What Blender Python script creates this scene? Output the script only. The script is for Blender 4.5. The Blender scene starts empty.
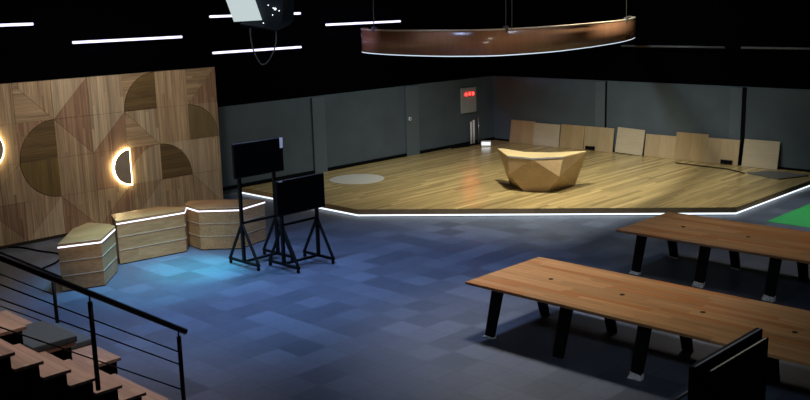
import bpy, bmesh, math, random
from mathutils import Vector, Matrix
random.seed(7)
S = bpy.context.scene
COL = S.collection
PI = math.pi

# ------------------------------------------------------------------ materials
def new_mat(name):
    m = bpy.data.materials.new(name); m.use_nodes = True
    nt = m.node_tree; b = nt.nodes['Principled BSDF']
    return m, nt, b

def plain(name, col, rough=.5, metal=0., spec=.5, noise=.0, nscale=8.):
    m, nt, b = new_mat(name)
    b.inputs['Roughness'].default_value = rough
    b.inputs['Metallic'].default_value = metal
    b.inputs['Specular IOR Level'].default_value = spec
    tc = nt.nodes.new('ShaderNodeTexCoord'); n = nt.nodes.new('ShaderNodeTexNoise')
    n.inputs['Scale'].default_value = nscale; n.inputs['Detail'].default_value = 5
    nt.links.new(tc.outputs['Object'], n.inputs['Vector'])
    r = nt.nodes.new('ShaderNodeMapRange')
    r.inputs['From Min'].default_value = .3; r.inputs['From Max'].default_value = .7
    r.inputs['To Min'].default_value = 1 - noise; r.inputs['To Max'].default_value = 1 + noise
    nt.links.new(n.outputs['Fac'], r.inputs['Value'])
    mx = nt.nodes.new('ShaderNodeVectorMath'); mx.operation = 'SCALE'
    mx.inputs[0].default_value = col[:3]
    nt.links.new(r.outputs['Result'], mx.inputs['Scale'])
    nt.links.new(mx.outputs['Vector'], b.inputs['Base Color'])
    return m

def glow(name, col, strength):
    m, nt, b = new_mat(name)
    b.inputs['Base Color'].default_value = (*[min(1, c * .5) for c in col], 1)
    b.inputs['Emission Color'].default_value = (*col, 1)
    b.inputs['Emission Strength'].default_value = strength
    return m

def wood(name, c1, c2, along, across, pw=.12, pl=1.2, rough=.4, var=.25, grain=55., stretch=.05, seam=.02, tint=None, spec=.5, coat=0.):
    """planks running along one object axis, each with its own tone, plus fine grain"""
    m, nt, b = new_mat(name); N = nt.nodes; L = nt.links
    def math_(op, a, bb=None, cc=None):
        n = N.new('ShaderNodeMath'); n.operation = op
        for i, v in enumerate((a, bb, cc)):
            if v is None: continue
            if isinstance(v, (int, float)): n.inputs[i].default_value = v
            else: L.new(v, n.inputs[i])
        return n.outputs[0]
    tc = N.new('ShaderNodeTexCoord'); sx = N.new('ShaderNodeSeparateXYZ'); L.new(tc.outputs['Object'], sx.inputs[0])
    ax = {'X': 0, 'Y': 1, 'Z': 2}
    third = ({'X', 'Y', 'Z'} - {along, across}).pop()
    A = sx.outputs[ax[along]]; B = sx.outputs[ax[across]]; T = sx.outputs[ax[third]]
    row = math_('FLOOR', math_('DIVIDE', B, pw))
    wn = N.new('ShaderNodeTexWhiteNoise'); wn.noise_dimensions = '1D'; L.new(row, wn.inputs['W'])
    col = math_('FLOOR', math_('ADD', math_('DIVIDE', A, pl), math_('MULTIPLY', wn.outputs['Value'], 7.3)))
    cv = N.new('ShaderNodeCombineXYZ'); L.new(row, cv.inputs[0]); L.new(col, cv.inputs[1])
    w2 = N.new('ShaderNodeTexWhiteNoise'); w2.noise_dimensions = '2D'; L.new(cv.outputs[0], w2.inputs['Vector'])
    gv = N.new('ShaderNodeCombineXYZ')
    L.new(math_('ADD', math_('MULTIPLY', A, stretch), math_('MULTIPLY', w2.outputs['Value'], 9.)), gv.inputs[0])
    L.new(B, gv.inputs[1]); L.new(T, gv.inputs[2])
    gn = N.new('ShaderNodeTexNoise'); gn.inputs['Scale'].default_value = grain; gn.inputs['Detail'].default_value = 6
    gn.inputs['Roughness'].default_value = .6; L.new(gv.outputs[0], gn.inputs['Vector'])
    gn2 = N.new('ShaderNodeTexNoise'); gn2.inputs['Scale'].default_value = grain * .18; gn2.inputs['Detail'].default_value = 3
    L.new(gv.outputs[0], gn2.inputs['Vector'])
    g = math_('ADD', math_('MULTIPLY', gn.outputs['Fac'], .6), math_('MULTIPLY', gn2.outputs['Fac'], .4))
    mr = N.new('ShaderNodeMapRange'); mr.inputs['From Min'].default_value = .36; mr.inputs['From Max'].default_value = .64
    L.new(g, mr.inputs['Value'])
    mix = N.new('ShaderNodeMix'); mix.data_type = 'RGBA'
    mix.inputs[6].default_value = (*c2, 1); mix.inputs[7].default_value = (*c1, 1)
    L.new(mr.outputs['Result'], mix.inputs[0])
    tone = math_('ADD', 1 - var, math_('MULTIPLY', w2.outputs['Value'], 2 * var))
    if seam:
        fr = math_('FRACT', math_('DIVIDE', B, pw))
        tone = math_('MULTIPLY', tone, math_('SUBTRACT', 1., math_('MULTIPLY', math_('LESS_THAN', fr, seam), .35)))
    sc = N.new('ShaderNodeVectorMath'); sc.operation = 'SCALE'
    L.new(mix.outputs[2], sc.inputs[0]); L.new(tone, sc.inputs['Scale'])
    out = sc.outputs['Vector']
    if tint:
        w3 = N.new('ShaderNodeMix'); w3.data_type = 'RGBA'; w3.blend_type = 'MULTIPLY'
        w3.inputs[7].default_value = (*tint, 1)
        L.new(out, w3.inputs[6]); L.new(math_('GREATER_THAN', w2.outputs['Value'], .72), w3.inputs[0]); out = w3.outputs[2]
    L.new(out, b.inputs['Base Color'])
    b.inputs['Roughness'].default_value = rough
    b.inputs['Specular IOR Level'].default_value = spec
    b.inputs['Coat Weight'].default_value = coat; b.inputs['Coat Roughness'].default_value = .25
    bp = N.new('ShaderNodeBump'); bp.inputs['Strength'].default_value = .08; bp.inputs['Distance'].default_value = .01
    L.new(gn.outputs['Fac'], bp.inputs['Height']); L.new(bp.outputs[0], b.inputs['Normal'])
    return m

def carpet_tiles():
    m, nt, b = new_mat('floor_tiles'); N = nt.nodes; L = nt.links
    tc = N.new('ShaderNodeTexCoord')
    dv = N.new('ShaderNodeVectorMath'); dv.operation = 'DIVIDE'; dv.inputs[1].default_value = (.5, .5, 1)
    L.new(tc.outputs['Object'], dv.inputs[0])
    fl = N.new('ShaderNodeVectorMath'); fl.operation = 'FLOOR'; L.new(dv.outputs[0], fl.inputs[0])
    sx = N.new('ShaderNodeSeparateXYZ'); L.new(fl.outputs[0], sx.inputs[0])
    cb = N.new('ShaderNodeCombineXYZ'); L.new(sx.outputs[0], cb.inputs[0]); L.new(sx.outputs[1], cb.inputs[1])
    wn = N.new('ShaderNodeTexWhiteNoise'); wn.noise_dimensions = '2D'; L.new(cb.outputs[0], wn.inputs['Vector'])
    n1 = N.new('ShaderNodeTexNoise'); n1.inputs['Scale'].default_value = 9; n1.inputs['Detail'].default_value = 8
    L.new(tc.outputs['Object'], n1.inputs['Vector'])
    n2 = N.new('ShaderNodeTexNoise'); n2.inputs['Scale'].default_value = .5; n2.inputs['Detail'].default_value = 3
    L.new(tc.outputs['Object'], n2.inputs['Vector'])
    def ma(op, a, c, d=None):
        n = N.new('ShaderNodeMath'); n.operation = op
        for i, v in enumerate((a, c, d)):
            if v is None: continue
            if isinstance(v, (int, float)): n.inputs[i].default_value = v
            else: L.new(v, n.inputs[i])
        return n.outputs[0]
    pw = ma('POWER', wn.outputs['Value'], 1.0)
    t = ma('MULTIPLY_ADD', pw, .42, .74)
    t = ma('MULTIPLY', t, ma('MULTIPLY_ADD', n1.outputs['Fac'], .4, .8))
    t = ma('MULTIPLY', t, ma('MULTIPLY_ADD', n2.outputs['Fac'], .3, .85))
    fr = N.new('ShaderNodeVectorMath'); fr.operation = 'FRACTION'; L.new(dv.outputs[0], fr.inputs[0])
    s2 = N.new('ShaderNodeSeparateXYZ'); L.new(fr.outputs[0], s2.inputs[0])
    e = ma('MULTIPLY', ma('GREATER_THAN', s2.outputs[0], .02), ma('GREATER_THAN', s2.outputs[1], .02))
    t = ma('MULTIPLY', t, ma('MULTIPLY_ADD', e, .4, .6))
    sc = N.new('ShaderNodeVectorMath'); sc.operation = 'SCALE'; sc.inputs[0].default_value = (.078, .098, .140)
    L.new(t, sc.inputs['Scale']); L.new(sc.outputs['Vector'], b.inputs['Base Color'])
    L.new(ma('MULTIPLY_ADD', wn.outputs['Value'], .12, .40), b.inputs['Roughness'])
    b.inputs['Specular IOR Level'].default_value = .45
    bp = N.new('ShaderNodeBump'); bp.inputs['Strength'].default_value = .12; bp.inputs['Distance'].default_value = .01
    L.new(n1.outputs['Fac'], bp.inputs['Height']); L.new(bp.outputs[0], b.inputs['Normal'])
    return m

M = {}
M['floor'] = carpet_tiles()
M['black'] = plain('matte_black', (.002, .002, .0025), .9, spec=.1)
M['wall_black'] = plain('wall_black', (.0008, .0008, .0016), .95, spec=.02)
M['metal'] = plain('black_metal', (.0025, .0025, .003), .5, spec=.2)
M['rail'] = plain('railing_metal', (.003, .003, .004), .5, spec=.25)
M['lamp_body'] = plain('lamp_body', (.035, .045, .06), .6, spec=.15)
M['screen'] = plain('screen_black', (.0015, .0015, .002), .35, spec=.08)
M['wall'] = plain('wall_grey', (.070, .092, .106), .75, noise=.12, nscale=1.3, spec=.3)
M['pilaster'] = plain('pilaster_grey', (.088, .114, .128), .7, noise=.05, spec=.3)
M['stage'] = wood('stage_planks', (.46, .345, .15), (.25, .18, .07), 'Y', 'X', .13, 2.2, .27, .24, 30, .03, .03)
M['fascia'] = wood('stage_fascia', (.44, .31, .16), (.30, .20, .10), 'X', 'Z', .2, 3, .5, .1, 40)
M['table'] = wood('table_wood', (.72, .39, .165), (.45, .22, .08), 'X', 'Y', .12, 1.4, .30, .2, 28, .035, .02, (.78, .62, .5))
M['ring'] = wood('ring_veneer', (.36, .175, .088), (.29, .135, .066), 'Z', 'X', 30, 30, .24, 0, 14, .3, 0)
M['desk'] = wood('desk_veneer', (.41, .29, .15), (.31, .215, .105), 'X', 'Z', .9, 5, .42, .08, 30, .08, 0)
M['desk_top'] = wood('desk_top', (.66, .52, .27), (.54, .42, .2), 'X', 'Y', .9, 5, .35, .05, 30, .08, 0)
M['box'] = wood('plinth_wood', (.38, .235, .105), (.23, .13, .055), 'Y', 'Z', .27, 2, .45, .12, 30, .07, 0)
M['box_top'] = wood('plinth_top', (.34, .185, .075), (.22, .115, .045), 'Y', 'X', .4, 2, .3, .1, 30, .07, 0)
M['tread'] = wood('tread_wood', (.55, .38, .27), (.36, .235, .165), 'X', 'Y', .1, 1.6, .5, .18, 45, .05, .03)
M['ply'] = wood('plywood', (.43, .325, .185), (.36, .26, .135), 'Z', 'X', .6, 4, .6, .06, 25, .1, 0)
M['ply_b'] = wood('plywood_warm', (.39, .285, .145), (.32, .22, .105), 'Z', 'X', .6, 4, .6, .06, 25, .1, 0)
M['ply_p'] = wood('plywood_pale', (.46, .39, .265), (.39, .32, .21), 'X', 'Z', .6, 4, .65, .06, 25, .1, 0)
M['tile_v'] = wood('panel_vertical', (.56, .405, .235), (.20, .13, .072), 'Z', 'Y', .075, 3, .55, .2, 26, .035, .03)
M['tile_h'] = wood('panel_horizontal', (.53, .38, .215), (.22, .145, .08), 'Y', 'Z', .075, 3, .55, .26, 26, .035, .03)
M['tile_r'] = wood('panel_reddish', (.45, .28, .165), (.165, .095, .056), 'Z', 'Y', .075, 3, .55, .2, 26, .035, .03)
M['tile_l'] = wood('panel_light', (.62, .485, .315), (.28, .205, .12), 'Z', 'Y', .075, 3, .55, .18, 26, .035, .03)
M['inlay'] = wood('inlay_dark', (0.19, 0.125, 0.05), (0.095, 0.06, 0.024), 'Y', 'Z', .11, 2, .45, .2, 30, .05, .02)
M['inlay_o'] = wood('inlay_olive', (.21, .16, .075), (.14, .105, .045), 'Z', 'Y', .105, 2, .5, .08, 40, .05, 0)
M['inlay_g'] = wood('inlay_gold', (.21, .145, .05), (.12, .08, .028), 'Z', 'Y', .11, 2, .45, .12, 30, .05, 0)
M['groove'] = plain('panel_groove', (.02, .012, .007), .8)
M['lamp_plate'] = plain('lamp_plate', (.36, .30, .22), .5, noise=.1)
M['led'] = glow('led_white', (.80, .9, 1.0), .8)
M['led_box'] = glow('led_plinth', (.86, .86, 1.0), 1.0)
M['tube'] = glow('tube_white', (.74, .70, 1.0), 1.0)
M['led_warm'] = glow('led_warm', (1.0, .80, .42), 10.)
M['led_ring'] = glow('led_ring', (.7, .85, 1.0), .5)
M['red'] = glow('led_red', (1.0, .006, .005), 18.)
M['soft'] = glow('diffuser', (.82, .95, .95), .31)
M['pin'] = glow('indicator', (.9, .95, 1.), 1.)
M['white'] = plain('white_plastic', (.7, .72, .75), .5)
M['wrap'] = plain('white_wrap', (.62, .63, .62), .6, noise=.35, nscale=40)
M['sign'] = plain('sign_grey', (.33, .35, .34), .6, noise=.05)
M['disc'] = plain('disc_grey', (.40, .385, .34), .6, noise=.05)
M['green'] = plain('chroma_green', (.015, .30, .07), .8, noise=.08)
M['mat'] = plain('cushion_grey', (.085, .115, .125), .85, noise=.12, nscale=30)
M['plate'] = plain('plate_grey', (.10, .10, .095), .6)
M['pipe'] = plain('pipe_grey', (.10, .10, .11), .5)
M['steel'] = plain('steel', (.35, .35, .36), .35, metal=.8)
M['trim'] = plain('trim_light', (.40, .33, .24), .45)
M['lip'] = plain('ring_lip', (.62, .50, .34), .5)

# ------------------------------------------------------------------ mesh helpers
def box(bm, lo, hi, mi=0):
    x0, y0, z0 = lo; x1, y1, z1 = hi
    v = [bm.verts.new(p) for p in ((x0,y0,z0),(x1,y0,z0),(x1,y1,z0),(x0,y1,z0),(x0,y0,z1),(x1,y0,z1),(x1,y1,z1),(x0,y1,z1))]
    for f in ((0,3,2,1),(4,5,6,7),(0,1,5,4),(1,2,6,5),(2,3,7,6),(3,0,4,7)):
        bm.faces.new([v[i] for i in f]).material_index = mi
def hull8(bm, bot, top, mi=0):
    """any prism-like solid: matching bottom and top rings"""
    a = [bm.verts.new(p) for p in bot]; b = [bm.verts.new(p) for p in top]; n = len(a)
    fs = [bm.faces.new(a[::-1]), bm.faces.new(b)]
    for i in range(n): fs.append(bm.faces.new((a[i], a[(i+1)%n], b[(i+1)%n], b[i])))
    for f in fs: f.material_index = mi
def prism(bm, poly, z0, z1, mi=0):
    hull8(bm, [(x, y, z0) for x, y in poly], [(x, y, z1) for x, y in poly], mi)
def prism_yz(bm, poly, x0, x1, mi=0):
    hull8(bm, [(x0, y, z) for y, z in poly], [(x1, y, z) for y, z in poly], mi)
def prism_xz(bm, poly, y0, y1, mi=0):
    hull8(bm, [(x, y0, z) for x, z in poly], [(x, y1, z) for x, z in poly], mi)
def bar(bm, p, q, w, h, mi=0, up=(0,0,1)):
    """square-section bar from p to q"""
    p, q = Vector(p), Vector(q); d = (q - p).normalized(); u = Vector(up)
    s = d.cross(u)
    if s.length < 1e-4: s = d.cross(Vector((1,0,0)))
    s.normalize(); u = s.cross(d).normalized(); s *= w/2; u *= h/2
    hull8(bm, [p-s-u, p+s-u, p+s+u, p-s+u], [q-s-u, q+s-u, q+s+u, q-s+u], mi)
def tube(bm, pts, r, n=10, mi=0, cap=True):
    pts = [Vector(p) for p in pts]; rings = []
    for i, p in enumerate(pts):
        d = (pts[min(i+1, len(pts)-1)] - pts[max(i-1, 0)]).normalized()
        a = d.cross(Vector((0,0,1)))
        if a.length < .02: a = d.cross(Vector((1,0,0)))
        a.normalize(); b = a.cross(d)
        rings.append([bm.verts.new(p + r*(a*math.cos(t) + b*math.sin(t))) for t in [2*PI*k/n for k in range(n)]])
    for i in range(len(rings)-1):
        for k in range(n):
            f = bm.faces.new((rings[i][k], rings[i][(k+1)%n], rings[i+1][(k+1)%n], rings[i+1][k])); f.smooth = True; f.material_index = mi
    if cap:
        for R_ in (rings[0][::-1], rings[-1]): bm.faces.new(R_).material_index = mi
def smooth_path(pts, k=6):
    pts = [Vector(p) for p in pts]; out = []
    for i in range(len(pts)-1):
        p0 = pts[max(i-1,0)]; p1 = pts[i]; p2 = pts[i+1]; p3 = pts[min(i+2,len(pts)-1)]
        for j in range(k):
            t = j/k
            out.append(.5*((2*p1)+(p2-p0)*t+(2*p0-5*p1+4*p2-p3)*t*t+(3*p1-p0-3*p2+p3)*t**3))
    out.append(pts[-1]); return out
def bevel(bm, w, seg=2):
    bmesh.ops.recalc_face_normals(bm, faces=bm.faces)
    es = [e for e in bm.edges if len(e.link_faces) == 2 and e.calc_face_angle() > .5]
    bmesh.ops.bevel(bm, geom=es, offset=w, segments=seg, affect='EDGES', profile=.6, clamp_overlap=True)

def obj(name, bm, mats, parent=None, off=(0,0,0)):
    bmesh.ops.recalc_face_normals(bm, faces=bm.faces)
    if any(off): bmesh.ops.translate(bm, vec=-Vector(off), verts=bm.verts)
    me = bpy.data.meshes.new(name); bm.to_mesh(me); bm.free()
    for m in (mats if isinstance(mats, (list, tuple)) else [mats]): me.materials.append(m)
    o = bpy.data.objects.new(name, me); COL.objects.link(o)
    if parent: o.parent = parent
    return o
def B(): return bmesh.new()
def tag(o, label, cat, group=None, kind=None):
    o['label'] = label; o['category'] = cat
    if group: o['group'] = group
    if kind: o['kind'] = kind
    return o
def thing(name, label, cat, loc=(0,0,0), group=None):
    o = bpy.data.objects.new(name, None); COL.objects.link(o); o.location = loc
    o.empty_display_size = .2
    return tag(o, label, cat, group)
def single(name, bm, mats, label, cat, loc, group=None):
    """one-mesh thing whose geometry is given in world coordinates"""
    o = obj(name, bm, mats, None, loc); o.location = loc
    return tag(o, label, cat, group)
def struct(name, bm, mats, parent=None):
    o = obj(name, bm, mats, parent)
    if not parent: o['kind'] = 'structure'
    return o
def copy_thing(root, loc, label, rot=0.):
    r = root.copy(); COL.objects.link(r); r.location = loc; r.rotation_euler = (0,0,rot); r['label'] = label
    for ch in list(root.children):
        c = ch.copy(); COL.objects.link(c); c.parent = r
        for g in list(ch.children):
            d = g.copy(); COL.objects.link(d); d.parent = c
    return r

# ------------------------------------------------------------------ the room
XL, YB, XR, YF, ZC = -20.3, 24.9, 5., -4., 7.2
WH = 2.3; SH = .18
bm = B(); box(bm, (XL-.2, YF-.2, -.12), (XR+.2, YB+.2, 0)); struct('floor', bm, M['floor'])
bm = B(); box(bm, (XL-.2, YF-.2, ZC), (XR+.2, YB+.2, ZC+.12)); struct('ceiling', bm, M['wall_black'])
bm = B()
box(bm, (XL-.2, YF, 0), (XL, YB, WH), 0); box(bm, (XL-.2, YF, WH), (XL-.06, YB, ZC), 1)
struct('wall_left', bm, [M['wall'], M['wall_black']])
bm = B()
box(bm, (XL-.2, YB, 0), (XR+.2, YB+.2, WH), 0); box(bm, (XL-.2, YB+.06, WH), (XR+.2, YB+.2, ZC), 1)
struct('wall_back', bm, [M['wall'], M['wall_black']])
bm = B(); box(bm, (XR, YF, 0), (XR+.2, YB, ZC)); struct('wall_right', bm, M['wall_black'])
bm = B(); box(bm, (XL-.2, YF-.2, 0), (XR+.2, YF, ZC)); struct('wall_front', bm, M['wall_black'])
# columns standing proud of the grey walls, with a dark joint beside each
n = 1
for (a, b, j) in ((17.05, 17.5, 17.0), (20.7, 21.25, 20.62)):
    bm = B(); box(bm, (XL, a, 0), (XL+.07, b, WH-.03))
    struct('trim_%d' % n, bm, [M['pilaster'], M['black']]); n += 1
for (a, b, w_) in ((-16.32, -15.98, .05), (-12.02, -11.70, .11)):
    bm = B(); box(bm, (a, YB-.03, SH), (b, YB, WH-.03)); box(bm, (b, YB-.02, SH), (b+w_, YB, WH-.01), 1)
    struct('trim_%d' % n, bm, [M['pilaster'], M['black']]); n += 1
bm = B(); box(bm, (XL, 13.2, .18), (XL+.06, YB, .27)); struct('baseboard_left', bm, M['black'])
bm = B(); box(bm, (XL+.06, YB-.02, .18), (-9.33, YB, .24)); struct('baseboard_back', bm, M['black'])

# ------------------------------------------------------------------ stage
SH = .18
st = thing('stage', 'low oak-planked stage with a cut corner and glowing edge', 'stage', (-15., 19.8, 0))
so = (-15., 19.8, 0)
poly = [(XL+.002, 14.56), (-15.86, 14.56), (-9.33, 19.82), (-9.33, YB-.002), (XL+.002, YB-.002)]
def inset_poly(d): return [(XL+.003, 14.56+d), (-15.86-d*.45, 14.56+d), (-9.33-d, 19.82+d*.45), (-9.33-d, YB-.003), (XL+.003, YB-.003)]
bm = B(); prism(bm, poly, .155, SH); obj('deck', bm, M['stage'], st, so)
bm = B(); prism(bm, inset_poly(.006), .06, .155); obj('fascia', bm, M['fascia'], st, so)
bm = B(); prism(bm, inset_poly(.09), 0, .06); obj('base', bm, M['black'], st, so)
ip = inset_poly(.03)
for i in range(3):
    bm = B(); bar(bm, (*ip[i], .034), (*ip[i+1], .034), .03, .03); obj('light_strip', bm, M['led'], st, so)
bm = B(); bmesh.ops.create_circle(bm, cap_ends=True, segments=64, radius=.73)
ext = bmesh.ops.extrude_face_region(bm, geom=bm.faces[:])['geom']
bmesh.ops.translate(bm, vec=(0,0,.008), verts=[v for v in ext if isinstance(v, bmesh.types.BMVert)])
o = obj('floor_disc', bm, M['disc']); o.location = (-18.68, 17.17, SH)
tag(o, 'pale grey round disc lying on the left end of the stage', 'floor disc')

# faceted presenter desk: top ring, waist kinks and foot ring
dk = (-14.2, 18.95, SH); dz = SH
P = lambda x, y, z: (x, y, z)
A_, B_, E_, C_, D_ = [P(x, y, dz+.85) for x, y in ((-15.34,18.97),(-14.44,18.23),(-13.72,18.28),(-13.26,18.87),(-13.27,19.89))]
iD, iC, iB, iA = [P(x, y, dz+.85) for x, y in ((-13.38,19.87),(-13.85,19.22),(-14.45,18.93),(-15.22,19.06))]
J_, K_ = P(-14.50,18.30,dz+.42), P(-13.25,18.68,dz+.42)
J_ = P(-14.42,18.28,dz+.42); K_ = P(-13.26,18.72,dz+.42)
F_, G_, H_, I_ = P(-14.98,19.02,dz), P(-14.13,18.48,dz), P(-13.63,18.76,dz), P(-13.56,19.80,dz)
fD, fC, fB, fA = P(-13.68,19.80,dz), P(-14.0,19.35,dz), P(-14.45,19.12,dz), P(-14.92,19.12,dz)
desk = thing('presenter_desk', 'faceted wooden presenter desk with pale top on the stage', 'desk', dk)
bm = B()
V = {k: bm.verts.new(v) for k, v in dict(A=A_,B=B_,E=E_,C=C_,D=D_,iD=iD,iC=iC,iB=iB,iA=iA,J=J_,K=K_,F=F_,G=G_,H=H_,I=I_,fA=fA,fB=fB,fC=fC,fD=fD).items()}
for f in ('A B J', 'A J F', 'F J G', 'B E J', 'J E G', 'E H G', 'E K H', 'E C K', 'C D K', 'K D I', 'K I H', 'D iD fD', 'D fD I', 'iD iC fC', 'iD fC fD',
          'iC iB fB', 'iC fB fC', 'iB iA fA', 'iB fA fB', 'iA A F', 'iA F fA'):
    bm.faces.new([V[k] for k in f.split()])
bm.faces.new([V[k] for k in 'F G H I fD fC fB fA'.split()])
bm.faces.new([V[k] for k in 'A iA iB iC iD D C E B'.split()])
obj('body', bm, M['desk'], desk, dk)
bm = B(); prism(bm, [v[:2] for v in (A_, B_, E_, C_, D_, iD, iC, iB, iA)], dz+.852, dz+.885); obj('desk_top', bm, M['desk_top'], desk, dk)
bm = B()
for a, b in ((B_, E_), (E_, C_)): bar(bm, (a[0]+.006, a[1]-.008, dz+.868), (b[0]+.006, b[1]-.008, dz+.868), .012, .034)
obj('front_edging', bm, M['sign'], desk, dk)

# plywood boards leaning on the back wall
boards = [ # x0, x1, top z, foot y, material, label
 (-19.50, -18.54, .91, 24.52, 'ply_b', 'tan plywood board leaning on back wall, nearest the corner'),
 (-18.53, -17.54, .88, 24.56, 'ply_p', 'pale greyish plywood board, second from the corner, behind the presenter desk'),
 (-17.53, -16.66, .90, 24.53, 'ply_b', 'tan plywood board between the pale board and the board with a socket behind the desk'),
 (-16.65, -15.62, .90, 24.48, 'ply', 'plywood board with a black socket box, just right of presenter desk'),
 (-15.52, -14.60, .92, 24.45, 'ply_p', 'slightly tilted pale plywood board right of the dark gap by the first column'),
 (-14.55, -13.58, .82, 24.60, 'ply', 'lowest plywood board in the row along the back wall'),
 (-13.57, -12.60, .95, 24.54, 'ply_b', 'tallest tan plywood board in the row along the back wall'),
 (-12.70, -11.66, .87, 24.40, 'ply', 'plywood board with a black socket box left of the last board in the row'),
 (-11.56, -10.58, .91, 24.52, 'ply_p', 'last plywood board at the right end of the row, apart from the others'),
]
for i, (x0, x1, zt, fy, mk, lab) in enumerate(boards):
    w = x1-x0; ty = 24.84 if i not in (1, 7) else 24.79; fy = ty-.10 + (.01 if i%2 else -.015); 
    h = math.hypot(zt-SH, ty-fy); a = math.atan2(ty-fy, zt-SH)
    t = thing('plywood_board', lab, 'board', ((x0+x1)/2, fy, SH), 'plywood boards along the back wall')
    t.rotation_euler = (-a, 0, 0); t.location = ((x0+x1)/2, fy, SH+.004)
    bm = B(); box(bm, (-w/2, 0, 0), (w/2, .018, h)); 
    if i == 4: bmesh.ops.rotate(bm, cent=(-w/2,0,0), matrix=Matrix.Rotation(.03, 3, 'Y'), verts=bm.verts); bmesh.ops.translate(bm, vec=(0,0,.03), verts=bm.verts)
    bevel(bm, .003, 1); obj('sheet', bm, M[mk], t)
    if i in (3, 7):
        cx = w/2-.32 if i == 7 else -w/2+.25
        bm = B(); box(bm, (cx-.17, -.03, .02), (cx+.17, 0, .13)); bevel(bm, .006, 1)
        sb = obj('socket_box', bm, M['metal'], t)
        for k in (-.1, 0, .1):
            bm = B(); box(bm, (cx+k-.03, -.034, .05), (cx+k+.03, -.03, .10)); obj('outlet', bm, M['black'], sb)

bm = B(); prism(bm, [(-10.95, 23.78), (-9.95, 23.40), (-9.58, 24.30), (-10.6, 24.42)], SH+.002, SH+.03)
single('floor_plate', bm, M['plate'], 'flat dark grey plate lying on stage beside the last plywood board', 'plate', (-10.25, 23.95, SH))
bm = B(); tube(bm, smooth_path([(-13.2,24.15,SH+.015),(-12.6,24.1,SH+.015),(-11.7,24.05,SH+.015),(-11.25,23.85,SH+.015),(-11.0,23.72,SH+.015)]), .014)
single('power_cable', bm, M['black'], 'black cable along the foot of the boards to the grey plate', 'cable', (-12, 24.05, SH))
# corner gear
bm = B(); 
sg = thing('wall_sign', 'grey wall panel with three glowing red marks near room corner', 'sign', (XL+.001, 23.6, 1.22))
bm = B(); box(bm, (0, -.36, 0), (.07, .36, .80)); bevel(bm, .01, 1); obj('panel', bm, M['sign'], sg)
for k in (-1, 0, 1):
    bm = B()
    for q in range(4):
        a = q*PI/4; c, s = math.cos(a)*.045, math.sin(a)*.045
        bar(bm, (.078, .02+k*.17-c, .60-s), (.078, .02+k*.17+c, .60+s), .022, .012, up=(1,0,0))
    obj('red_mark', bm, M['red'], sg)
for k, (yy, zt, r) in enumerate(((23.55, .94, .035), (23.68, .98, .035), (23.92, 1.04, .022))):
    bm = B(); tube(bm, [(0,0,0), (0,0,zt-SH-.0)], r, 12)
    o = obj('light_tube', bm, M['white'] if k < 2 else M['steel']); o.location = (-20.12, yy, SH)
    tag(o, ('leftmost of the upright tubes standing under the red sign', 'middle one of the upright tubes under the red sign', 'thin grey upright tube nearest the room corner')[k], 'tube', 'upright tubes in the corner')
wb = thing('white_box', 'small white lit box on stage floor in the corner', 'box', (-19.62, 23.68, SH))
bm = B(); box(bm, (-.16, -.1, 0), (.16, .1, .16)); bevel(bm, .01, 1); b_ = obj('case', bm, M['white'], wb); b_.rotation_euler[2] = .72
bm = B(); box(bm, (-.13, -.112, .05), (.13, -.104, .13)); l_ = obj('lit_face', bm, M['pin'], wb); l_.rotation_euler[2] = .72
bm = B(); tube(bm, smooth_path([(-20.15,22.6,SH+.035),(-20.0,23.2,SH+.035),(-19.98,23.5,SH+.05),(-20.0,23.8,SH+.035),(-20.05,24.2,SH+.035)]), .03)
single('cable_heap', bm, M['black'], 'thick black cable lying below the upright tubes', 'cable', (-20, 23.3, SH))
ws = thing('wall_sensor', 'small round white device on the second left-wall column', 'sensor', (XL+.072, 20.82, 1.31))
bm = B(); tube(bm, [(0,0,0), (.05,0,0)], .055, 20); obj('housing', bm, M['white'], ws)
bm = B(); tube(bm, [(.05,0,0), (.06,0,0)], .03, 16); obj('lens', bm, M['steel'], ws)

# ------------------------------------------------------------------ green floor
bm = B(); box(bm, (-8.56, 19.62, 0.0005), (1.5, 24.85, .006))
single('green_floor_sheet', bm, M['green'], 'bright green chroma sheet laid on the floor right of the stage', 'floor sheet', (-3.5, 22, 0))

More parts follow.
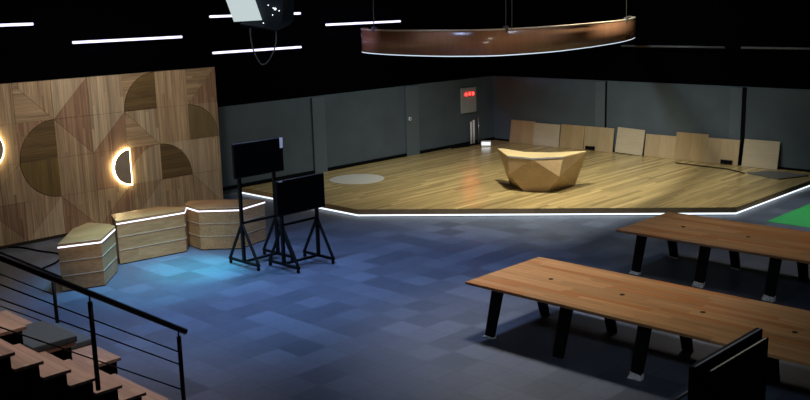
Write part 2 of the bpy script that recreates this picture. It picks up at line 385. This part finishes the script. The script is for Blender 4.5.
# ------------------------------------------------------------------ tables
def make_table(label, x0, y0, y1, legx, yf, yb, wraps, npair):
    t = thing('work_table', label, 'table', (x0, y0, 0), 'long butcher-block tables'); of = (x0, y0, 0)
    xe = legx + 1.2*(npair-1) + .46
    bm = B(); box(bm, (x0, y0, .708), (xe, y1, .75)); bevel(bm, .004, 1); top = obj('tabletop', bm, M['table'], t, of)
    for k in range(npair):
        bm = B(); tube(bm, [(legx+.42+1.2*k, y0+.89, .748), (legx+.42+1.2*k, y0+.89, .753)], .035, 18)
        gr = obj('grommet', bm, M['metal'], top, of)
    bm = B(); bar(bm, (legx-.1, yf+.28, .675), (xe-.3, yf+.28, .675), .06, .06); bar(bm, (legx-.1, yb-.28, .675), (xe-.3, yb-.28, .675), .06, .06)
    obj('frame', bm, M['metal'], t, of)
    for k in range(npair):
        x = legx + 1.2*k
        bm = B(); bar(bm, (x, yf+.2, .66), (x, yb-.2, .66), .10, .08); obj('crossbeam', bm, M['metal'], t, of)
        for s, fy in ((1, yf), (-1, yb)):
            bm = B()
            hull8(bm, [(x-.075, fy-.025, 0), (x+.075, fy-.025, 0), (x+.075, fy+.025, 0), (x-.075, fy+.025, 0)],
                      [(x-.085, fy+s*.21-.04, .708), (x+.085, fy+s*.21-.04, .708), (x+.085, fy+s*.21+.04, .708), (x-.085, fy+s*.21+.04, .708)])
            lg = obj('leg', bm, M['metal'], t, of)
            if (k, s) in wraps:
                z = wraps[(k, s)]; bm = B(); o_ = s*.21*z/.708
                hull8(bm, [(x-.095, fy-.045, 0.002), (x+.09, fy-.045, 0.002), (x+.09, fy+.045, 0.002), (x-.095, fy+.045, 0.002)],
                          [(x-.085, fy+o_-.032, z), (x+.083, fy+o_-.036, z*.75), (x+.083, fy+o_+.036, z*.9), (x-.085, fy+o_+.032, z*.7)])
                bmesh.ops.recalc_face_normals(bm, faces=bm.faces); bmesh.ops.subdivide_edges(bm, edges=bm.edges[:], cuts=3, use_grid_fill=True)
                for v in bm.verts: v.co += Vector((random.uniform(-1,1), random.uniform(-1,1), random.uniform(0,.6)))*.007
                w = obj('foot_wrap', bm, M['wrap'], lg, of); w['label'] = 'crumpled white wrapping on the foot'
    return t
make_table('near long wooden table with dark slanted legs, closest to viewer', -8.95, 10.30, 12.10, -8.48, 10.28, 11.62,
           {(0,1): .025, (2,1): .085}, 5)
make_table('far long wooden table with white-wrapped feet, beside the stage', -8.99, 14.42, 16.26, -8.60, 14.44, 15.80,
           {(0,1): .05, (1,1): .085, (2,1): .085, (0,-1): .04, (1,-1): .04, (3,1): .08}, 4)

# ------------------------------------------------------------------ lit plinths
def offset_poly(poly, d):
    n = len(poly); out = []
    cx = sum(p[0] for p in poly)/n; cy = sum(p[1] for p in poly)/n
    for x, y in poly:
        v = Vector((x-cx, y-cy)); l = v.length; out.append((cx+v.x*(l+d)/l, cy+v.y*(l+d)/l))
    return out
def plinth(label, poly, edges):
    poly = [(x*.9925, y*.9925) for x, y in poly]
    cx = sum(p[0] for p in poly)/len(poly); cy = sum(p[1] for p in poly)/len(poly); of = (cx, cy, 0)
    t = thing('plinth', label, 'plinth', of, 'lit wooden plinths by the panel')
    pin = offset_poly(poly, -.015)
    bm = B(); prism(bm, offset_poly(pin, -.015), 0, .02, 1); prism(bm, pin, .02, .80, 0); obj('body', bm, [M['box'], M['black']], t, of)
    bm = B(); prism(bm, poly, .815, .86); bevel(bm, .004, 1); obj('top', bm, M['box_top'], t, of)
    bm = B(); prism(bm, offset_poly(pin, -.03), .80, .815); obj('shadow_gap', bm, M['black'], t, of)
    po = offset_poly(poly, -.006)
    for i in edges:
        a, b = po[i], po[(i+1) % len(po)]
        bm = B(); bar(bm, (*a, .80), (*b, .80), .016, .022); obj('light_strip', bm, M['led_box'], t, of)
    bm = B(); pm = offset_poly(poly, -.013)
    for i in edges:
        a, b = pm[i], pm[(i+1) % len(pm)]
        for z in (.28, .54): bar(bm, (*a, z), (*b, z), .012, .012)
    obj('edge_trim', bm, M['trim'], t, of)
plinth('nearest plinth, left of the three, beside the stair railing', [(-15.71,7.35),(-15.46,8.04),(-16.18,8.72),(-16.45,8.76),(-16.9,8.55),(-16.62,8.1)], (0, 1))
plinth('middle plinth of three, below the half-moon wall light', [(-16.56,8.95),(-16.38,10.36),(-16.63,10.56),(-17.13,10.2),(-17.2,9.2)], (0, 1))
plinth('right plinth of three, behind the black display trolleys', [(-16.87,10.66),(-16.27,10.60),(-15.69,11.18),(-15.9,12.0),(-16.68,11.42),(-17.1,10.95)], (0, 1, 2))

# ------------------------------------------------------------------ wood feature panel
TS = .825; ZB = .07; PX = -19.5; NC = 8; Y1 = 13.46
pan = thing('feature_panel', 'tall wooden feature wall of square tiles with dark quarter-circle inlays', 'wall panel', (PX, Y1-NC*TS/2, 0)); po_ = (PX, Y1-NC*TS/2, 0)
bm = B(); box(bm, (PX-.12, Y1-NC*TS, 0), (PX-.014, Y1, ZB+4*TS)); obj('backing', bm, M['groove'], pan, po_)
MT = ['tile_v', 'tile_h', 'tile_r', 'tile_l']
tiles = B(); g = .003
def cell(c, r): return Y1-(c+1)*TS, Y1-c*TS, ZB+(3-r)*TS, ZB+(4-r)*TS     # y0,y1,z0,z1
def tile_poly(poly, mi):
    cy = sum(p[0] for p in poly)/len(poly); cz = sum(p[1] for p in poly)/len(poly)
    q = []; sh = .016 if len(poly) == 3 else .006
    for y, z in poly:
        v = Vector((y-cy, z-cz)); q.append((cy+v.x*(1-sh), cz+v.y*(1-sh)))
    prism_yz(tiles, q, PX-.014, PX, mi)
def full(c, r, mi):
    y0, y1, z0, z1 = cell(c, r); tile_poly([(y0,z0),(y1,z0),(y1,z1),(y0,z1)], mi)
def diag_tl(c, r, lo, hi):      # seam from top-left to bottom-right
    y0, y1, z0, z1 = cell(c, r); tile_poly([(y0,z1),(y0,z0),(y1,z0)], lo); tile_poly([(y0,z1),(y1,z0),(y1,z1)], hi)
def diag_tr(c, r, lo, hi):      # seam from top-right to bottom-left: hi upper-left, lo lower-right
    y0, y1, z0, z1 = cell(c, r); tile_poly([(y0,z0),(y1,z0),(y1,z1)], lo); tile_poly([(y0,z0),(y1,z1),(y0,z1)], hi)
def quarter(c, r, corner, rest, inlay):
    y0, y1, z0, z1 = cell(c, r)
    cy, cz = {'bl': (y0,z0), 'br': (y1,z0), 'tl': (y0,z1), 'tr': (y1,z1)}[corner]
    a0 = {'bl': 0, 'br': PI/2, 'tr': PI, 'tl': 3*PI/2}[corner]
    arc = [(cy+TS*math.cos(a0+PI/2*k/24), cz+TS*math.sin(a0+PI/2*k/24)) for k in range(25)]
    oc = {'bl': (y1,z1), 'br': (y0,z1), 'tl': (y1,z0), 'tr': (y0,z0)}[corner]
    # remainder: fan of thin prisms between arc and the opposite corner kept as one polygon
    prism_yz(tiles, arc[::-1] + [] if False else [oc] + arc[::-1], PX-.014, PX, rest)
    if inlay:
        bm = B(); sc_ = .985
        prism_yz(bm, [(cy, cz)] + [(cy+(y-cy)*sc_, cz+(z-cz)*sc_) for y, z in arc], PX-.014, PX+.006)
        obj('inlay', bm, M[inlay], pan, po_)['label'] = 'dark quarter-circle inlay'
    else:
        prism_yz(tiles, [(cy, cz)] + [(cy+(y-cy)*.985, cz+(z-cz)*.994) for y, z in arc], PX-.014, PX, 3)
diag_tr(0,0,2,1); quarter(0,1,'bl',0,'inlay_o'); full(0,2,3); diag_tl(0,3,0,3)
full(1,0,0); full(1,1,0); quarter(1,2,'bl',3,'inlay'); full(1,3,0)
quarter(2,0,'br',1,'inlay'); diag_tl(2,1,1,3); quarter(2,2,'br',2,None); diag_tr(2,3,3,0)
full(3,0,3); diag_tr(3,1,2,3); full(3,2,2); diag_tr(3,3,2,0)
diag_tr(4,0,2,3); diag_tl(4,1,0,2); full(4,2,0); diag_tl(4,3,2,0)
diag_tl(5,0,1,0); quarter(5,1,'br',2,'inlay'); quarter(5,2,'tr',0,'inlay_g'); diag_tr(5,3,3,0)
full(6,0,0); full(6,1,0); diag_tr(6,2,0,0); diag_tl(6,3,0,2)
full(7,0,3); full(7,1,2); full(7,2,0); diag_tr(7,3,0,3)
obj('tile_face', tiles, [M[k] for k in MT], pan, po_)

def half_lamp(label, yc, zc, side):
    t = thing('half_moon_light', label, 'wall light', (PX+.001, yc, zc), 'half-moon wall lights')
    def half(R_, e): return [(side*-e + side*0, -R_)] + [(side*R_*math.cos(a), R_*math.sin(a)) for a in [-PI/2+PI*k/32 for k in range(33)]] + [(-side*e, R_)]
    r = TS/2
    bm = B(); prism_yz(bm, half(r-.019, 0), .001, .07); obj('plate', bm, M['lamp_plate'], t)
    bm = B()
    ro, ri = r+.002, r-.018
    pts = [(-PI/2+PI*k/32) for k in range(33)]
    ou = [(side*ro*math.cos(a), ro*math.sin(a)) for a in pts]; inn = [(side*ri*math.cos(a), ri*math.sin(a)) for a in pts]
    for k in range(32): prism_yz(bm, [ou[k], ou[k+1], inn[k+1], inn[k]], .001, .055)
    prism_yz(bm, [(0,-ro), (0,ro), (-side*.018, ro), (-side*.018, -ro)], .001, .055)
    obj('light_strip', bm, M['led_warm'], t)['label'] = 'glowing warm edge'
half_lamp('glowing half-moon wall light on the wooden panel, bulging left', Y1-3*TS+.0, ZB+1.5*TS, -1)
half_lamp('glowing half-moon wall light cut by left picture edge', Y1-7*TS+.10, ZB+2.45*TS, 1)
# loose cables on the floor in front of the panel
bm = B(); tube(bm, smooth_path([(-19.9,7.6,.015),(-19.4,8.2,.015),(-18.7,8.36,.015),(-18.1,8.5,.015),(-17.6,8.2,.015),(-17.3,7.7,.015)]), .02)
single('floor_cable', bm, M['black'], 'black cable on floor between wooden panel and nearest plinth', 'cable', (-18.6, 8.1, 0))

# ------------------------------------------------------------------ display trolleys
def trolley(label, loc, ya, yb_, half, ztop, zbot, scr, sticker):
    """posts at local y=ya,yb_ ; A-frame feet along x"""
    t = thing('display_trolley', label, 'display trolley', loc, 'black display trolleys')
    for y in (ya, yb_):
        bm = B(); box(bm, (-.03, y-.025, .1), (.03, y+.025, ztop-.12)); obj('post', bm, M['metal'], t)
        bm = B(); bar(bm, (-half, y, .10), (half, y, .10), .045, .045)
        bar(bm, (-half+.02, y, .11), (-.01, y, .82), .04, .04, up=(0,1,0)); bar(bm, (half-.02, y, .11), (.01, y, .82), .04, .04, up=(0,1,0))
        bmesh.ops.remove_doubles(bm, verts=bm.verts, dist=1e-5); fr = obj('foot_frame', bm, M['metal'], t)
        for s in (-1, 1):
            bm = B(); tube(bm, [(s*(half-.03), y-.015, .035), (s*(half-.03), y+.015, .035)], .035, 14)
            box(bm, (s*(half-.03)-.012, y-.022, .03), (s*(half-.03)+.012, y+.022, .09))
            obj('caster', bm, M['metal'], fr)
    bm = B(); box(bm, (-.02, ya, .82), (.02, yb_, .86)); obj('crossbar', bm, M['metal'], t)
    bm = B(); box(bm, (-.02, ya, .085), (.02, yb_, .125)); obj('crossbar', bm, M['metal'], t)
    y0, y1 = scr
    bm = B(); box(bm, (.03, y0, zbot), (.085, y1, ztop)); bevel(bm, .006, 1); sc = obj('screen', bm, M['metal'], t)
    bm = B(); box(bm, (.085, y0+.02, zbot+.03), (.087, y1-.02, ztop-.02)); obj('display_glass', bm, M['screen'], sc)
    bm = B(); box(bm, (-.01, ya-.04, zbot+.1), (.03, yb_+.04, zbot+.16)); box(bm, (-.01, ya-.04, ztop-.2), (.03, yb_+.04, ztop-.14)); obj('mount', bm, M['metal'], t)
    if sticker:
        bm = B(); box(bm, sticker[0], sticker[1]); obj('sticker', bm, M['white'], sc)['label'] = 'small white label'
    return t
t1 = trolley('taller black display trolley with a small white label, on blue-lit floor', (-14.43, 10.28, 0), .05, .85, .46, 2.34, 1.70, (-.10, 1.04), ((.087, .96, 2.14), (.089, 1.035, 2.335)))
t2 = trolley('shorter black display trolley, right of and before the taller one', (-13.70, 10.65, 0), .04, .88, .44, 1.68, 1.03, (-.10, 1.03), ((.087, -.06, 1.655), (.089, .03, 1.68)))
bm = B(); tube(bm, smooth_path([(0.0,.85,.8),(.06,.8,.72),(.05,.84,.66),(.03,.87,.72),(.03,.88,.8)]), .012); obj('cable', bm, M['black'], t2)
t3 = trolley('black display trolley with two back-to-back panels before the near table', (-3.17, 6.08, 0), .15, .9,   .44, 2.2, 1.5, (-.06, 1.03), None)
bm = B(); box(bm, (.135, .0, 1.45), (.165, .96, 2.165)); bevel(bm, .004, 1); obj('rear_panel', bm, M['screen'], t3)
bm = B(); box(bm, (.150, .03, 2.1655), (.163, .93, 2.169)); obj('edge_highlight', bm, M['trim'], t3)  # pale strip paints the highlight along the rear panel's top edge
bm = B(); box(bm, (.066, -.05, 2.2005), (.082, 1.02, 2.204)); obj('edge_highlight', bm, M['steel'], t3)  # bright strip imitates light catching the screen's top edge
bm = B(); bar(bm, (.02, -.45, 1.99), (.02, .16, 1.99), .02, .02); obj('side_arm', bm, M['pipe'], t3)

# ------------------------------------------------------------------ stairs, bleacher, railings
RISE, RUN, XN, XM, XFAR = .185, .295, -9.72, -11.0, -13.0
def nose(k): return 5.74 - RUN*(k-1)
NK = 12
stair = thing('staircase', 'wooden open-tread staircase at the lower left between railing and bleacher', 'stairs', (XN, 5.74, 0)); so_ = (XN, 5.74, 0)
for k in range(1, NK+1):
    y1 = nose(k); z = RISE*k
    bm = B(); box(bm, (XM+.005, y1-RUN-.03, z-.038), (XN, y1, z)); bevel(bm, .002, 1); obj('tread', bm, M['tread'], stair, so_)
bm = B()
pl = [(nose(1)-.03, 0)]
for k in range(1, NK+1):
    y = nose(k)-.03; pl += [(y, RISE*k-.046), (y-RUN, RISE*k-.046)]
pl += [(nose(NK)-.03-RUN, 0)]
pl2 = []
for p in pl:
    if not pl2 or (abs(p[0]-pl2[-1][0])+abs(p[1]-pl2[-1][1])) > 1e-6: pl2.append(p)
prism_yz(bm, pl2, XM+.01, XN-.06); obj('stringer_shade', bm, M['black'], stair, so_)  # solid black body stands in for the shadow under the treads
ble = thing('bleacher', 'stepped wooden seating bleacher beside the staircase at left', 'bleacher', (XM, 5.85, 0)); bo = (XM, 5.85, 0)
for j in range(1, 6):
    y1 = 5.85-.59*(j-1); z = .37*j
    bm = B(); box(bm, (XFAR, y1-.62, z-.045), (XM-.005, y1, z)); bevel(bm, .004, 1); obj('seat_plank', bm, M['tread'], ble, bo)
    bm = B(); box(bm, (XFAR+.03, y1-.62, 0), (XM-.04, y1-.05, z-.046)); obj('riser', bm, M['black'], ble, bo)
def cushion(label, x0, x1, y0, y1, z, h=.085):
    z += .002; bm = B(); box(bm, (x0, y0, z), (x1, y1, z+h)); bevel(bm, .02, 3)
    return single('seat_cushion', bm, M['mat'], label, 'cushion', ((x0+x1)/2, (y0+y1)/2, z), 'grey bleacher cushions')
cushion('dark grey seat cushion on second bleacher tier, the larger visible one', -11.92, -11.0, 4.70, 5.285, .74)
cushion('dark grey seat cushion on the lowest bleacher tier, partly hidden behind the other', -12.75, -11.74, 5.30, 5.86, .37)
SL = RISE/RUN
def railing(label, x, yend, zend, posts, side):
    t = thing('stair_railing', label, 'railing', (x, yend, 0), 'stair railings'); of = (x, yend, 0)
    L_ = 3.6
    def zz(y): return zend + (yend-y)*.65
    bm = B(); tube(bm, [(x, yend, zend), (x, yend-L_, zz(yend-L_))], .036, 14); obj('handrail', bm, M['rail'], t, of)
    for (y, zb) in posts:
        bm = B(); tube(bm, [(x, y, zb), (x, y, zz(y)-.10)], .027, 12); tube(bm, [(x, y, zz(y)-.10), (x, y, zz(y)-.02)], .010, 8)
        pt = obj('post', bm, M['rail'], t, of)
    ya = posts[0][0]
    for dz_ in (.30, .46, .78):
        bm = B(); tube(bm, [(x, ya, zz(ya)-dz_), (x, yend-L_, zz(yend-L_)-dz_)], .0085, 8); obj('rail_bar', bm, M['rail'], t, of)
railing('near black stair railing crossing the lower left corner', XN+.03, 6.02, .97, [(5.92, 0), (4.84, .60), (3.66, 1.30), (2.58, 1.95)], 1)
railing('far black railing along the back end of the bleacher', XFAR-.03, 6.10, 1.0, [(5.98, 0), (4.84, .0), (3.66, .0)], 1)

# ------------------------------------------------------------------ hanging ring
rh, fh = Vector((.7125, .7016)), Vector((-.7016, .7125))      # plan directions across and along the hall's diagonal
def plan(a, d): v = rh*(a + .0052*d) + fh*(d/.9786); return v.x, v.y
zt, zb = 4.20, 3.70
arc = smooth_path([(*plan(a, d), 0) for a, d in ((-.99,22.6),(-.98,21.5),(-.62,20.6),(-.1,19.85),(.5,19.25),(1.07,18.9),(1.85,18.8),(2.94,19.55),(3.7,20.5),(4.36,21.5),(5.2,23.0),(5.85,24.6),(6.22,26.0),(6.3,27.0))], 8)
mid = (-12.2, 17.2)
ring = thing('ring_pendant', 'large curved wooden band lamp hung above the stage', 'pendant lamp', (*mid, zb)); rof = (*mid, zb)
def ribbon(bm, path, t_in, t_out, z0, z1):
    L_ = []
    for k, p in enumerate(path):
        d = (path[min(k+1, len(path)-1)] - path[max(k-1, 0)]); d.z = 0; d.normalize(); n_ = Vector((d.y, -d.x, 0))
        a, b = p + n_*t_out, p - n_*t_in
        L_.append([bm.verts.new((a.x,a.y,z0)), bm.verts.new((a.x,a.y,z1)), bm.verts.new((b.x,b.y,z1)), bm.verts.new((b.x,b.y,z0))])
    for k in range(len(L_)-1):
        for i in range(4):
            f = bm.faces.new((L_[k][i], L_[k+1][i], L_[k+1][(i+1)%4], L_[k][(i+1)%4])); f.smooth = i in (0, 2)
    bm.faces.new(L_[0]); bm.faces.new(L_[-1][::-1])
bm = B(); ribbon(bm, arc, .06, 0, zb, zt-.02); obj('band', bm, M['ring'], ring, rof)
bm = B(); ribbon(bm, arc, .10, .004, zt-.02, zt+.012); obj('top_lip', bm, M['lip'], ring, rof)
bm = B(); ribbon(bm, arc[4:-6], .05, -.004, zb-.018, zb); obj('light_strip', bm, M['led_ring'], ring, rof)
for a, d, dbl in ((-.66, 20.7, 0), (1.9, 18.86, 1), (5.42, 23.5, 0)):
    x, y = plan(a, d); p = Vector((x, y, 0)); q = min(arc, key=lambda v: (v-p).length); x, y = q.x, q.y
    x += fh.x*.03; y += fh.y*.03
    bm = B(); tube(bm, [(x, y, zt), (x, y, ZC)], .010, 6)
    bar(bm, (x, y, zt-.04), (x, y, zt+.06), .08, .08)
    if dbl: tube(bm, [(x+rh.x*.12, y+rh.y*.12, zt), (x+rh.x*.12, y+rh.y*.12, ZC)], .010, 6)
    obj('suspension_cable', bm, M['pipe'], ring, rof)

# ------------------------------------------------------------------ tube lights along the black wall
tubes = [(7.10, 9.42, 4.52, 'topmost-left white tube light, cut by the left picture edge'),
         (10.28, 13.06, 4.09, 'white tube light on black wall above the wooden panel'),
         (13.90, 16.75, 4.54, 'white tube light passing behind the hanging studio light'),
         (13.92, 16.72, 3.66, 'lowest white tube light, crossed by the hanging cable loop'),
         (17.64, 20.51, 4.21, 'white tube light just left of the wooden ring')]
for y0, y1, z, lab in tubes:
    t = thing('tube_light', lab, 'tube light', (XL, (y0+y1)/2, z), 'tube lights on the left wall'); h = (y1-y0)/2
    bm = B(); tube(bm, [(.10, -h, 0), (.10, h, 0)], .029, 14); obj('tube', bm, M['tube'], t)
    bm = B(); box(bm, (-.06, -h+.02, -.03), (.05, h-.02, .03)); obj('batten', bm, M['black'], t)
for x0, x1, lab in ((-15.4, -12.2, 'unlit grey rail high on the black back wall, just right of the ring'), (-11.75, -8.4, 'unlit grey rail high on the black back wall at far right')):
    t = thing('wall_rail', lab, 'rail', ((x0+x1)/2, YB-.1, 3.34), 'unlit rails on the back wall'); h = (x1-x0)/2
    bm = B(); tube(bm, [(-h,0,0), (h,0,0)], .03, 10); obj('rail', bm, M['pipe'], t)
    for s in (-.8, .8):
        bm = B(); box(bm, (s*h-.03, 0, -.03), (s*h+.03, .16, .03)); obj('bracket', bm, M['black'], t)

# ------------------------------------------------------------------ hanging studio light
sl = thing('studio_light', 'black hanging studio light with white glowing panel and cable loop', 'studio light', (-8.15, 6.35, 4.5)); sof = (-8.15, 6.35, 4.5)
r_ = Vector((.716, .697, 0)); f_ = Vector((-.70, .71, 0)); u_ = Vector((0,0,1))
def sp(a, b, c): return Vector((-8.192, 6.268, 4.76)) + r_*a + f_*b + u_*c     # right, away, up in metres
bm = B()
hull8(bm, [sp(-.22,.08,-.20), sp(.20,.06,-.225), sp(.31,.30,-.15), sp(-.16,.40,-.16)], [sp(-.24,.06,.42), sp(.28,.0,.42), sp(.34,.42,.42), sp(-.2,.46,.42)]); bevel(bm, .02, 2)
obj('housing', bm, M['lamp_body'], sl, sof)
bm = B(); hull8(bm, [sp(-.285,.0,-.13), sp(.005,.0,-.12), sp(.005,.03,-.12), sp(-.285,.03,-.13)], [sp(-.44,-.05,.40), sp(-.14,-.05,.40), sp(-.14,-.02,.40), sp(-.44,-.02,.40)])
obj('diffuser_panel', bm, M['soft'], sl, sof)['label'] = 'glowing white panel'
bm = B(); hull8(bm, [sp(-.22,-.02,-.16), sp(.16,-.06,-.235), sp(.30,-.02,-.17), sp(.30,.1,-.15), sp(-.2,.12,-.15)], [sp(-.22,-.02,-.145), sp(.16,-.06,-.22), sp(.30,-.02,-.155), sp(.30,.1,-.135), sp(-.2,.12,-.135)])
obj('barn_door', bm, M['lamp_body'], sl, sof)
for a, c in ((.08,.03),(.13,.0),(.15,-.01),(.19,-.03),(.12,-.07),(.02,-.15)):
    bm = B(); bmesh.ops.create_uvsphere(bm, u_segments=8, v_segments=6, radius=.006 if a != .15 else .013); bmesh.ops.translate(bm, vec=sp(a, -.0, c)+f_*.03-f_*.03, verts=bm.verts)
    obj('indicator_lamp', bm, M['pin'], sl, sof)
bm = B(); tube(bm, smooth_path([sp(-.12,.0,-.20), sp(-.12,0,-.30), sp(-.10,0,-.42), sp(-.05,0,-.54), sp(-.01,0,-.575), sp(.05,0,-.54), sp(.12,0,-.42), sp(.145,0,-.3), sp(.14,.02,-.18)]), .007, 8)
obj('cable_loop', bm, M['sign'], sl, sof)
bm = B(); tube(bm, [sp(.05,.25,.40), sp(.05,.25,2.44)], .025, 12); obj('hanger', bm, M['lamp_body'], sl, sof)

# ------------------------------------------------------------------ lights
def spot(name, loc, aim, energy, col, size_deg, blend=.6, r=.25):
    l = bpy.data.lights.new(name, 'SPOT'); l.energy = energy; l.color = col; l.spot_size = math.radians(size_deg); l.spot_blend = blend; l.shadow_soft_size = r
    o = bpy.data.objects.new(name, l); COL.objects.link(o); o.location = loc
    o.rotation_euler = (Vector(aim)-Vector(loc)).to_track_quat('-Z', 'Y').to_euler(); return o
spot('stage_key', (-13.0, 16.9, 6.9), (-14.3, 19.0, .2), 1500, (1., .96, .84), 96, 1., .3)
spot('front_fill', (-1.0, 3.0, 6.9), (-7.8, 13.0, .2), 340, (.72, .84, 1.), 56, 1., .5)  # added soft spot from the camera side, lifts the table shadows
spot('stage_fill', (-11.0, 19.5, 6.9), (-13.2, 20.8, .2), 480, (1., .96, .84), 80, 1., .3)
spot('wall_wash', (-16.5, 18.0, 6.9), (-20.3, 18.5, 1.), 250, (.78, .93, 1.), 90, 1., .3)
spot('back_wash', (-14.0, 20.5, 6.9), (-13.5, 24.9, 1.), 260, (.82, .94, 1.), 95, 1., .3)
spot('floor_blue', (-14.0, 9.4, 6.9), (-13.7, 8.9, 0), 1250, (.28, .52, 1.), 68, 1., .3)
spot('floor_cyan', (-16.3, 10.6, 6.9), (-15.1, 9.7, 0), 2000, (.05, .82, .86), 20, 1., .15)
spot('floor_sky', (-14.9, 9.2, 6.9), (-15.2, 9.0, 0), 1100, (.16, .78, 1.), 40, 1., .2)
spot('floor_white_patch', (-14.6, 7.9, 6.9), (-14.3, 7.8, 0), 90, (.6, .8, 1.), 16, 1., .15)
spot('floor_cool', (-13.2, 13.4, 6.9), (-12.6, 11.4, 0), 950, (.44, .58, 1.), 82, 1., .3)
spot('floor_right', (-10.8, 17.0, 6.9), (-10.4, 15.2, 0), 110, (.60, .76, 1.), 75, 1., .3)  # added spot, brightens the dim floor before the stage
spot('stage_front', (-8.6, 12.8, 6.9), (-12.6, 17.4, .1), 200, (1., .92, .8), 50, 1., .3)  # extra warm spot put in to show the stage fascia
spot('table_key', (-10.8, 13.0, 6.9), (-8.2, 11.4, .7), 720, (1., .93, .86), 54, 1., .5)
spot('far_table_key', (-8.8, 18.3, 6.9), (-6.8, 15.4, .7), 260, (1., .90, .80), 52, 1., .5)
spot('green_key', (-6.8, 21.5, 6.9), (-7.4, 20.8, 0), 680, (1., 1., .95), 45, 1., .2)  # unseen lamp added to brighten the green sheet
spot('panel_wash', (-15.5, 9.5, 6.9), (-19.5, 10.6, 1.9), 450, (1., .89, .80), 80, 1., .4)
spot('plinth_key', (-12.0, 6.4, 6.9), (-16.2, 9.2, .6), 900, (1., .88, .74), 34, 1., .3)
spot('stair_light', (-10.6, 7.2, 6.9), (-11.0, 5.0, .6), 430, (1., .86, .90), 60, 1., .3)
spot('ring_light', (-3.2, 6.0, 4.9), (-13.4, 13.8, 3.9), 420, (1., .86, .78), 42, 1., .25)
spot('ring_glint', (-3.0, 3.45, 4.9), (-12.7, 14.6, 3.95), 130, (1., .95, .9), 12, 1., .12)  # added without a fixture, makes the highlight on the ring band
spot('ring_violet', (-14.2, 8.8, 5.6), (-15.95, 15.1, 3.95), 520, (.55, .48, 1.), 16, 1., .12)  # added violet spot, stands in for tube glow on the ring's left end
spot('studio_light_fill', (-2.5, 2.5, 6.6), (-8.15, 6.3, 4.7), 110, (.8, .9, 1.), 13, 1., .1)  # added from the camera side only to lighten the lamp housing
spot('trolley_glint', (-4.6, 8.6, 6.9), (-3.15, 6.6, 2.1), 130, (.9, .95, 1.), 16, 1., .1)  # narrow spot added to make the panel tops shine

W = bpy.data.worlds.new('world'); S.world = W; W.use_nodes = True
W.node_tree.nodes['Background'].inputs['Color'].default_value = (.02, .025, .04, 1)
W.node_tree.nodes['Background'].inputs['Strength'].default_value = .08

# ------------------------------------------------------------------ camera
cam = bpy.data.cameras.new('camera'); co = bpy.data.objects.new('camera', cam); COL.objects.link(co)
cam.sensor_width = 36; cam.lens = 966.96*36/810; cam.shift_y = 4.07/810; cam.clip_end = 200; cam.clip_start = .05
rr = Vector((0.71611639, 0.69748489, -0.02630873)); uu = Vector((-0.12529129, 0.16553574, 0.97821266)); ff = Vector((-0.68664358, 0.69721786, -0.20593164))
mw = Matrix((rr, uu, -ff)).transposed().to_4x4(); mw.translation = (0, 0, 4.8)
co.matrix_world = mw
S.camera = co
S.view_settings.view_transform = 'Standard'; S.view_settings.look = 'None'; S.view_settings.gamma = 1; S.view_settings.use_curve_mapping = False
S.view_settings.exposure = 1.0
